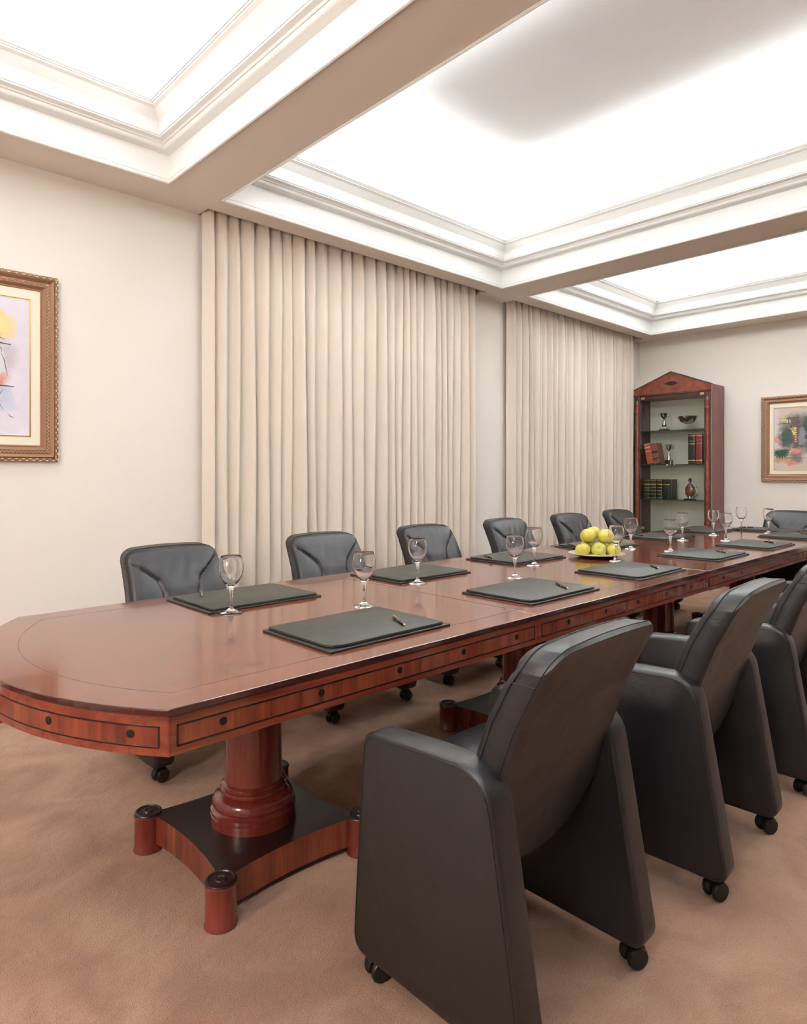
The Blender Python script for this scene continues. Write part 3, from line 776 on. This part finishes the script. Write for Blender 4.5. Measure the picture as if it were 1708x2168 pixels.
for s in (-1, 1):
    b = MB(); y0_, y1_ = s*h, s*(h-.072); lo, hi = min(y0_, y1_), max(y0_, y1_)
    b.box(0, .03, lo, hi, .08, 2.122); b.box(-.004, .034, lo-.004, hi+.004, 0, .12)
    ps = b.build('pilaster', M['wood_edge'], cab, bevel=.0015)
    b = MB(); cyy = (lo+hi)/2; b.lathe([(.02, .14), (.02, 1.94)], 20, .002, cyy); b.build('half_column', M['burr'], ps, smooth=40)
    b = MB(); b.lathe([(.024, 1.935), (.027, 1.945), (.024, 1.955)], 20, .0, cyy); b.lathe([(.021, 1.955), (.021, 2.02)], 20, 0, cyy)
    b.lathe([(.025, 2.02), (.027, 2.026), (.018, 2.03), (.009, 2.075), (.006, 2.078)], 20, 0, cyy); b.ellipsoid((-.004, cyy, 2.098), .012, .012, .012)
    b.build('capital', M['wood_turned'], ps, smooth=40)
for s in (-1, 1):
    b = MB(); b.box(.012, .017, s*.0015, s*(h-.074), .13, 2.118); dr = b.build('glass_door', M['doorglass'], cab)
    b = MB(); b.lathe([(.0, -.0), (.006, .0), (.006, .008), (.011, .014), (.011, .02), (.006, .026), (0, .027)], 16); v = [(.012-z, y+s*.042, x+1.335) for x, y, z in b.v]; b.v = v
    b.build('knob', M['silver'], dr, smooth=40)
    for zz in (2.085, .16, .605):
        b = MB(); lo = s*(h-.076); b.box(.006, .014, min(lo, lo-s*.042), max(lo, lo-s*.042), zz, zz+.028); b.build('hinge', M['gold'], dr, bevel=.001)
SH = [1.728, 1.345, .948]
for z in SH+[.55]:
    b = MB(); b.box(.06, d-.013, -h+.025, h-.025, z-.008, z); sh_ = b.build('glass_shelf', [M['shelfglass'], M['shelfedge']], cab)
    for p in sh_.data.polygons:
        if p.normal.x < -.9: p.material_index = 1
SHL = {z: z+.0004 for z in SH}
# trophies
def trophy(x, y, z, H, wcup, hb, wb, lab, marble=False):
    t = thing('trophy_cup', (x, y, z), lab, 'trophy')
    b = MB(); b.prism(rounded([(-wb, -wb), (wb, -wb), (wb, wb), (-wb, wb)], [.004]*4, 2), 0, hb*.45 if marble else hb); b.build('base_block', M['chinadark'], t, bevel=.001)
    if marble:
        b = MB(); q = wb*.8; b.box(-q, q, -q, q, hb*.45, hb); b.build('plinth', M['china'], t, bevel=.001)
    k = H-hb
    pr = [(0, hb), (.62*wcup, hb), (.66*wcup, hb+.05*k), (.50*wcup, hb+.12*k), (.54*wcup, hb+.18*k), (.38*wcup, hb+.26*k), (.42*wcup, hb+.31*k), (.26*wcup, hb+.42*k), (.32*wcup, hb+.47*k), (.18*wcup, hb+.53*k), (.24*wcup, hb+.60*k),
          (.55*wcup, hb+.68*k), (.82*wcup, hb+.80*k), (.86*wcup, hb+.93*k), (1.0*wcup, hb+k), (.95*wcup, hb+k), (.78*wcup, hb+.9*k), (.5*wcup, hb+.74*k), (0, hb+.68*k)]
    b = MB(); b.lathe(pr, 28); b.build('cup', M['silver'], t, smooth=45)
    for s in (-1, 1):
        b = MB(); b.tube([(0, s*wcup*.75, hb+.72*k), (0, s*wcup*1.15, hb+.74*k), (0, s*wcup*1.42, hb+.84*k), (0, s*wcup*1.38, hb+.96*k), (0, s*wcup*1.05, hb+.97*k), (0, s*wcup*.85, hb+.92*k)], wcup*.07, 8)
        b.build('handle', M['silver'], t, smooth=60)
trophy(7.25, 3.325, SHL[1.728], .195, .046, .040, .045, 'silver two-handled trophy cup on a pale plinth, left on the top shelf', True)
trophy(7.25, 3.27, SHL[1.345], .222, .036, .045, .034, 'tall slim silver trophy cup on the middle shelf')
t = thing('silver_bowl', (7.25, 3.06, SHL[1.728]), 'wide shallow silver bowl on a thin stem, right on the top shelf', 'bowl')
b = MB(); b.lathe([(0, 0), (.035, 0), (.036, .002), (.008, .006), (.004, .012), (.004, .055), (.006, .060)], 28); b.build('stem', M['glass'], t, smooth=45)
b = MB(); b.lathe([(0, .062), (.03, .064), (.07, .082), (.095, .110), (.108, .145), (.106, .145), (.092, .110), (.066, .085), (.03, .068), (0, .066)], 40); b.build('bowl', M['silver'], t, smooth=45)
# books
def book(x, y, z, th, dep, hgt, col, lab, grp, lean=0, bands=(), bc=None, front=None):
    t = thing('book', (x, y, z), lab, 'book', group=grp); t.rotation_euler = (-lean, 0, 0)
    cm = plain('cover_'+lab[:12], col, .4)
    b = MB(); c = .003
    b.box(0, dep, -th/2, -th/2+c, 0, hgt); b.box(0, dep, th/2-c, th/2, 0, hgt)
    sp = [(-.0, -th/2)]+[(-.006*math.cos(PI*(k/8-.5)), -th/2*math.cos(PI*k/8)) for k in range(1, 8)]+[(0, th/2), (.004, th/2), (.004, -th/2)]
    b.prism(sp, 0, hgt); b.build('cover', cm, t)
    b = MB(); b.box(.004, dep-.004, -th/2+c, th/2-c, .004, hgt-.004); b.build('pages', M['china'], t)
    if bands:
        b = MB()
        for f, hh in bands:
            z0 = hgt*f; pts = [(-.0012, -th/2*.99)]+[(-.0075*math.cos(PI*(k/8-.5)), -th/2*math.cos(PI*k/8)*.99) for k in range(1, 8)]+[(-.0012, th/2*.99)]
            vs = [(x_, y_, z0) for x_, y_ in pts]+[(x_, y_, z0+hh) for x_, y_ in pts]; n = len(pts)
            b.add(vs, [(k, k+1, n+k+1, n+k) for k in range(n-1)])
        b.build('spine_bands', bc or M['gold'], t)
    return t
zz = SHL[1.345]
book(7.17, 2.985, zz, .074, .2, .325, (.012, .022, .020), 'tall dark green bound volume with gilt spine bands on the middle shelf', 'bound volumes on the middle shelf', bands=[(.93, .006), (.76, .003), (.68, .003), (.66, .003), (.10, .010)])
book(7.17, 2.908, zz, .074, .2, .325, (.22, .012, .016), 'tall crimson bound volume with gilt spine bands on the middle shelf', 'bound volumes on the middle shelf', bands=[(.93, .006), (.79, .003), (.68, .003), (.10, .010)])
book(7.17, 2.834, zz, .066, .2, .325, (.016, .012, .014), 'tall near-black bound volume beside the right cabinet post', 'bound volumes on the middle shelf', bands=[(.93, .004)])
book(7.18, 3.455, zz+.0075, .072, .14, .235, (.52, .10, .05), 'orange book leaning left on the middle shelf', 'orange books leaning on the middle shelf', lean=.19, bands=[(.96, .004), (.78, .012), (.60, .006)], bc=M['china'])
book(7.175, 3.378, zz+.0075, .070, .14, .235, (.30, .085, .05), 'mottled orange-brown book leaning against the orange one', 'orange books leaning on the middle shelf', lean=.19, bands=[(.5, .03), (.2, .02)], bc=M['leathergreen'])
zz = SHL[.948]
for k, (y, th) in enumerate([(3.495, .074), (3.42, .072), (3.348, .07), (3.268, .088)]):
    book(7.17, y, zz, th, .18, .226, (.010, .022, .016), ['leftmost dark green ribbed volume on the bottom shelf, against the cabinet side', 'second dark green ribbed volume from the left on the bottom shelf', 'third dark green ribbed volume from the left on the bottom shelf', 'rightmost, thicker dark green volume on the bottom shelf with one gilt title line'][k],
         'dark green volumes on the bottom shelf', bands=[(.95, .003), (.73, .008), (.58, .003), (.42, .004), (.25, .004), (.07, .004)] if k < 3 else [(.72, .010)])
# decanter
t = thing('decanter', (7.25, 3.035, SHL[.948]), 'amber glass decanter in a silver cradle with handle, on the bottom shelf', 'decanter')
M['amber'] = plain('amber_glass', (.16, .045, .018), .1, 0, .8)
b = MB(); b.lathe([(0, 0), (.065, 0), (.066, .008), (.060, .014), (0, .014)], 32); b.build('stand', M['wood_dark'], t, smooth=45)
b = MB(); b.lathe([(0, .03), (.02, .032), (.028, .040), (.05, .065), (.056, .100), (.05, .135), (.03, .165), (.014, .180), (.012, .205)], 32); b.v = [(x*.6, y, z) for x, y, z in b.v]; b.build('flask', M['amber'], t, smooth=45)
b = MB(); b.lathe([(.012, .203), (.017, .205), (.017, .236), (.012, .24), (0, .24)], 20); b.build('stopper', M['chinadark'], t, smooth=45)
b = MB(); b.lathe([(.010, .014), (.03, .016), (.02, .028), (.036, .042), (.034, .046), (.018, .034)], 24); b.tube([(0, -.02, .02), (0, -.06, .035), (0, -.085, .07), (0, -.078, .11), (0, -.062, .13), (0, -.07, .15)], .004, 8); b.tube([(0, .02, .02), (0, .045, .04), (0, .062, .09)], .003, 8); b.tube([(0, -.02, .02), (0, -.045, .045), (0, -.06, .09)], .003, 8)
b.build('cradle', M['silver'], t, smooth=45)

# ------------------------------------------------------------------ framed pictures
def art_mat(name, base, blobs, lines=()):
    m, t, b = newmat(name); L = t.links
    tc = t.nodes.new('ShaderNodeTexCoord'); nz = t.nodes.new('ShaderNodeTexNoise'); nz.inputs['Scale'].default_value = 22; nz.inputs['Detail'].default_value = 8; nz.inputs['Roughness'].default_value = .7
    L.new(tc.outputs['Object'], nz.inputs['Vector'])
    sep = t.nodes.new('ShaderNodeSeparateXYZ'); 
    wm = t.nodes.new('ShaderNodeVectorMath'); wm.operation = 'SCALE'; wm.inputs['Scale'].default_value = .11
    sb = t.nodes.new('ShaderNodeVectorMath'); sb.operation = 'SUBTRACT'; sb.inputs[1].default_value = (.5, .5, .5); L.new(nz.outputs['Color'], sb.inputs[0]); L.new(sb.outputs[0], wm.inputs[0])
    ad = t.nodes.new('ShaderNodeVectorMath'); ad.operation = 'ADD'; L.new(tc.outputs['Object'], ad.inputs[0]); L.new(wm.outputs[0], ad.inputs[1])
    L.new(ad.outputs[0], sep.inputs[0])
    prev = None
    def math_(op, a, bb=None):
        n = t.nodes.new('ShaderNodeMath'); n.operation = op
        if hasattr(a, 'links') or hasattr(a, 'is_linked'): L.new(a, n.inputs[0])
        else: n.inputs[0].default_value = a
        if bb is not None:
            if hasattr(bb, 'is_linked'): L.new(bb, n.inputs[1])
            else: n.inputs[1].default_value = bb
        return n.outputs[0]
    cur = None
    for (cx, cz, rx, rz, col, st) in blobs:
        dx = math_('DIVIDE', math_('SUBTRACT', sep.outputs['X'], cx), rx); dz = math_('DIVIDE', math_('SUBTRACT', sep.outputs['Z'], cz), rz)
        q = math_('ADD', math_('POWER', math_('ABSOLUTE', dx), 3.0), math_('POWER', math_('ABSOLUTE', dz), 3.0))
        mr = t.nodes.new('ShaderNodeMapRange'); mr.inputs['From Min'].default_value = 1.6; mr.inputs['From Max'].default_value = .25; mr.inputs['To Max'].default_value = st
        L.new(q, mr.inputs['Value'])
        mx = t.nodes.new('ShaderNodeMixRGB'); L.new(math_('MULTIPLY', mr.outputs[0], math_('MULTIPLY', math_('ADD', nz.outputs['Fac'], .12), 1.6)), mx.inputs[0]); mx.use_clamp = True; mx.inputs[2].default_value = c4(col)
        if cur is None: mx.inputs[1].default_value = c4(base)
        else: L.new(cur, mx.inputs[1])
        cur = mx.outputs[0]
    L.new(cur, b.inputs['Base Color']); sset(b, 'Roughness', .5)
    return m
M['frame_gold'] = plain('frame_gold', (.30, .155, .085), .40, .25, bump=.2, bscale=120)
M['frame_brown'] = plain('frame_brown', (.30, .13, .075), .4, .2)
M['ornament'] = plain('ornament_gilt', (.58, .52, .36), .4, .45, bump=.4, bscale=300)
M['mat_cream'] = plain('mat_cream', (.84, .78, .64), .8)
def picture(locn, rotz, W, Hh, fw, mw, artm, lab, pitch):
    # local: x right, z up, picture faces -y, hangs on wall at y=0
    t = thing('framed_picture', locn, lab, 'picture', rotz)
    def fn(p): return (p[0], -p[2], p[1])
    k = fw/.085
    prf = [(0, 0), (0, .022), (.002*k, .026), (.016*k, .028), (.018*k, .026), (.022*k, .032), (.024*k, .034), (.040*k, .022), (.042*k, .024), (.044*k, .024), (.056*k, .024), (.058*k, .026), (.061*k, .026), (.066*k, .022), (.076*k, .014), (.079*k, .016), (.082*k, .015), (.085*k, .010), (.085*k, 0)]
    b = MB(); b.rect_sweep(-W/2, W/2, 0, Hh, prf, fn, closed=True); fr = b.build('frame', [M['frame_gold'], M['frame_brown']], t, smooth=35)
    # scroll ornament: two rings of small leaves
    for dd, hh, st_, sz in ((.009*k, .028, .0155*pitch, .0095*k), (.050*k, .025, .009*pitch, .0062*k)):
        b = MB()
        for side in range(4):
            Ls = (W if side % 2 == 0 else Hh)-2*dd; n = int(Ls/st_)
            for i in range(n+1):
                u = -Ls/2+Ls*i/n; off = sz*.45*(1 if i % 2 else -1)
                if side == 0: c = (u, -hh, dd+off)
                elif side == 2: c = (u, -hh, Hh-dd-off)
                elif side == 1: c = (W/2-dd-off, -hh, Hh/2+u)
                else: c = (-W/2+dd+off, -hh, Hh/2+u)
                if side % 2 == 0: b.ellipsoid(c, st_*.55, .0042, sz*.42, 6, 4)
                else: b.ellipsoid(c, sz*.42, .0042, st_*.55, 6, 4)
        b.build('ornament', M['ornament'], fr, smooth=60)
    b = MB(); e = fw-.002; b.rect_sweep(-W/2, W/2, 0, Hh, [(e, .004), (e, .010), (fw+mw, .010), (fw+mw, .004)], fn, closed=True); b.build('mat', M['mat_cream'], t)
    b = MB(); b.rect_sweep(-W/2, W/2, 0, Hh, [(fw+mw-.002, .004), (fw+mw-.002, .0125), (fw+mw+.003, .0125), (fw+mw+.003, .004)], fn, closed=True); b.build('slip', M['gold'], t)
    b = MB(); g = fw+mw+.001; b.box(-W/2+g, W/2-g, -.007, -.001, g, Hh-g); b.build('artwork', artm, t)
    return t, g
gy = (.35, .32, .38); 
art1 = art_mat('watercolour', (.80, .75, .84), [(.26, .48, .17, .33, (.66, .62, .72), .6), (.20, .68, .10, .08, (.80, .60, .18), .9), (.24, .685, .04, .04, (.85, .66, .30), .9), (.15, .62, .08, .05, (.25, .23, .22), .7),
        (.22, .52, .09, .08, (.50, .42, .50), .8), (.17, .50, .03, .06, (.30, .28, .30), .7), (.24, .50, .022, .07, (.66, .68, .66), .8), (.20, .41, .075, .035, (.62, .22, .14), .85), (.22, .32, .07, .07, (.42, .48, .62), .7), (.27, .28, .05, .02, (.60, .62, .74), .7), (.12, .34, .05, .08, (.60, .64, .80), .7)])
t1, g1 = picture((.54, 3.748, 1.307), 0, 1.0, .962, .084, .045, art1, 'gilt-framed pale watercolour on the left wall, cut by the left picture edge', 1.0)
# brush strokes in the pale watercolour: two long dark strokes and a few sketched outlines
b = MB()
def stroke(pts, wd):
    n = len(pts); vs = []
    for k, p in enumerate(pts):
        a = Vector(pts[max(0, k-1)]); c = Vector(pts[min(n-1, k+1)]); t_ = (c-a).normalized(); ww = wd*(1-.7*abs(2*k/(n-1)-1)); m_ = Vector((-t_.y, t_.x))*ww/2
        vs += [(p[0]+m_.x, -.0076, p[1]+m_.y), (p[0]-m_.x, -.0076, p[1]-m_.y)]
    b.add(vs, [(2*k, 2*k+1, 2*k+3, 2*k+2) for k in range(n-1)])
stroke([(-.1, .605), (.05, .602), (.16, .598), (.24, .592), (.285, .588)], .010); stroke([(-.1, .385), (.05, .384), (.2, .380), (.30, .378)], .011)
for pts in ([(.225, .545), (.215, .56), (.225, .572), (.24, .568), (.245, .552), (.232, .545)], [(.225, .545), (.205, .53), (.19, .52)], [(.24, .545), (.255, .51), (.262, .47), (.27, .43)], [(.215, .54), (.212, .50), (.222, .45), (.226, .43)],
            [(.15, .57), (.17, .54), (.18, .49), (.175, .43)], [(.18, .36), (.22, .31), (.25, .26)], [(.25, .36), (.22, .31), (.18, .27)], [(.27, .24), (.285, .225), (.30, .222)], [(.20, .62), (.24, .618), (.26, .612)]): stroke(pts, .004)
b.build('brush_strokes', plain('dark_ink', (.05, .045, .05), .6), t1)
art2 = art_mat('abstract_collage', (.56, .46, .40), [(-.20, .55, .03, .30, (.62, .56, .60), .8), (-.19, .44, .035, .035, (.60, .20, .15), .8), (.08, .50, .24, .20, (.03, .055, .05), .95), (-.11, .46, .05, .10, (.035, .075, .055), .95), (-.06, .63, .07, .035, (.10, .08, .09), .9),
        (-.12, .64, .03, .03, (.62, .60, .28), .7), (-.015, .50, .035, .13, (.14, .05, .06), .95), (.04, .47, .03, .09, (.24, .22, .26), .9), (-.035, .52, .016, .05, (.62, .60, .18), .8), (-.15, .29, .07, .05, (.03, .09, .065), .95), (-.14, .23, .08, .03, (.48, .26, .14), .9), (-.03, .31, .05, .018, (.72, .30, .20), .9),
        (-.01, .25, .06, .06, (.16, .11, .13), .9), (-.06, .19, .035, .025, (.62, .20, .15), .9), (.12, .25, .08, .05, (.50, .46, .38), .8), (.15, .35, .08, .08, (.10, .13, .11), .9)])
t2, g2 = picture((7.498, 2.045, 1.155), -PI/2, .68, .89, .080, .040, art2, 'gilt-framed dark abstract painting on the far wall, right of the cabinet', 1.3)

b = MB()
for k in range(9):
    a = math.radians(200+k*20); stroke([(-.155+.012*math.cos(a), .325+.012*math.sin(a)), (-.155+.05*math.cos(a), .325+.05*math.sin(a)), (-.155+.085*math.cos(a), .325+.085*math.sin(a))], .022)
b.build('leaf_strokes', plain('leaf_green', (.035, .10, .075), .6), t2)
b = MB()
for p in ([(-.20, .655), (.0, .66), (.22, .665)], [(-.20, .60), (-.13, .602), (.22, .61)], [(-.20, .245), (-.1, .247), (.2, .245)], [(-.06, .555), (-.03, .53), (.0, .525)], [(.0, .58), (.02, .55), (.0, .52), (.02, .50)]): stroke(p, .006)
b.build('ink_strokes', plain('brown_ink', (.05, .03, .03), .6), t2)
b = MB()
for k in range(7): stroke([(-.035, .55-.022*k), (-.018, .546-.022*k), (-.006, .552-.022*k)], .010)
stroke([(-.10, .65), (-.095, .62), (-.10, .59)], .012); stroke([(-.075, .645), (-.07, .625), (-.07, .60)], .010)
b.build('yellow_strokes', plain('pale_yellow_paint', (.66, .62, .25), .6), t2)
b = MB(); stroke([(-.06, .345), (.0, .325), (.05, .315)], .03); stroke([(-.08, .555), (-.05, .54), (-.03, .515)], .022); stroke([(-.07, .21), (-.03, .20), (.01, .18)], .03)
b.build('coral_strokes', plain('coral_paint', (.62, .22, .14), .6), t2)
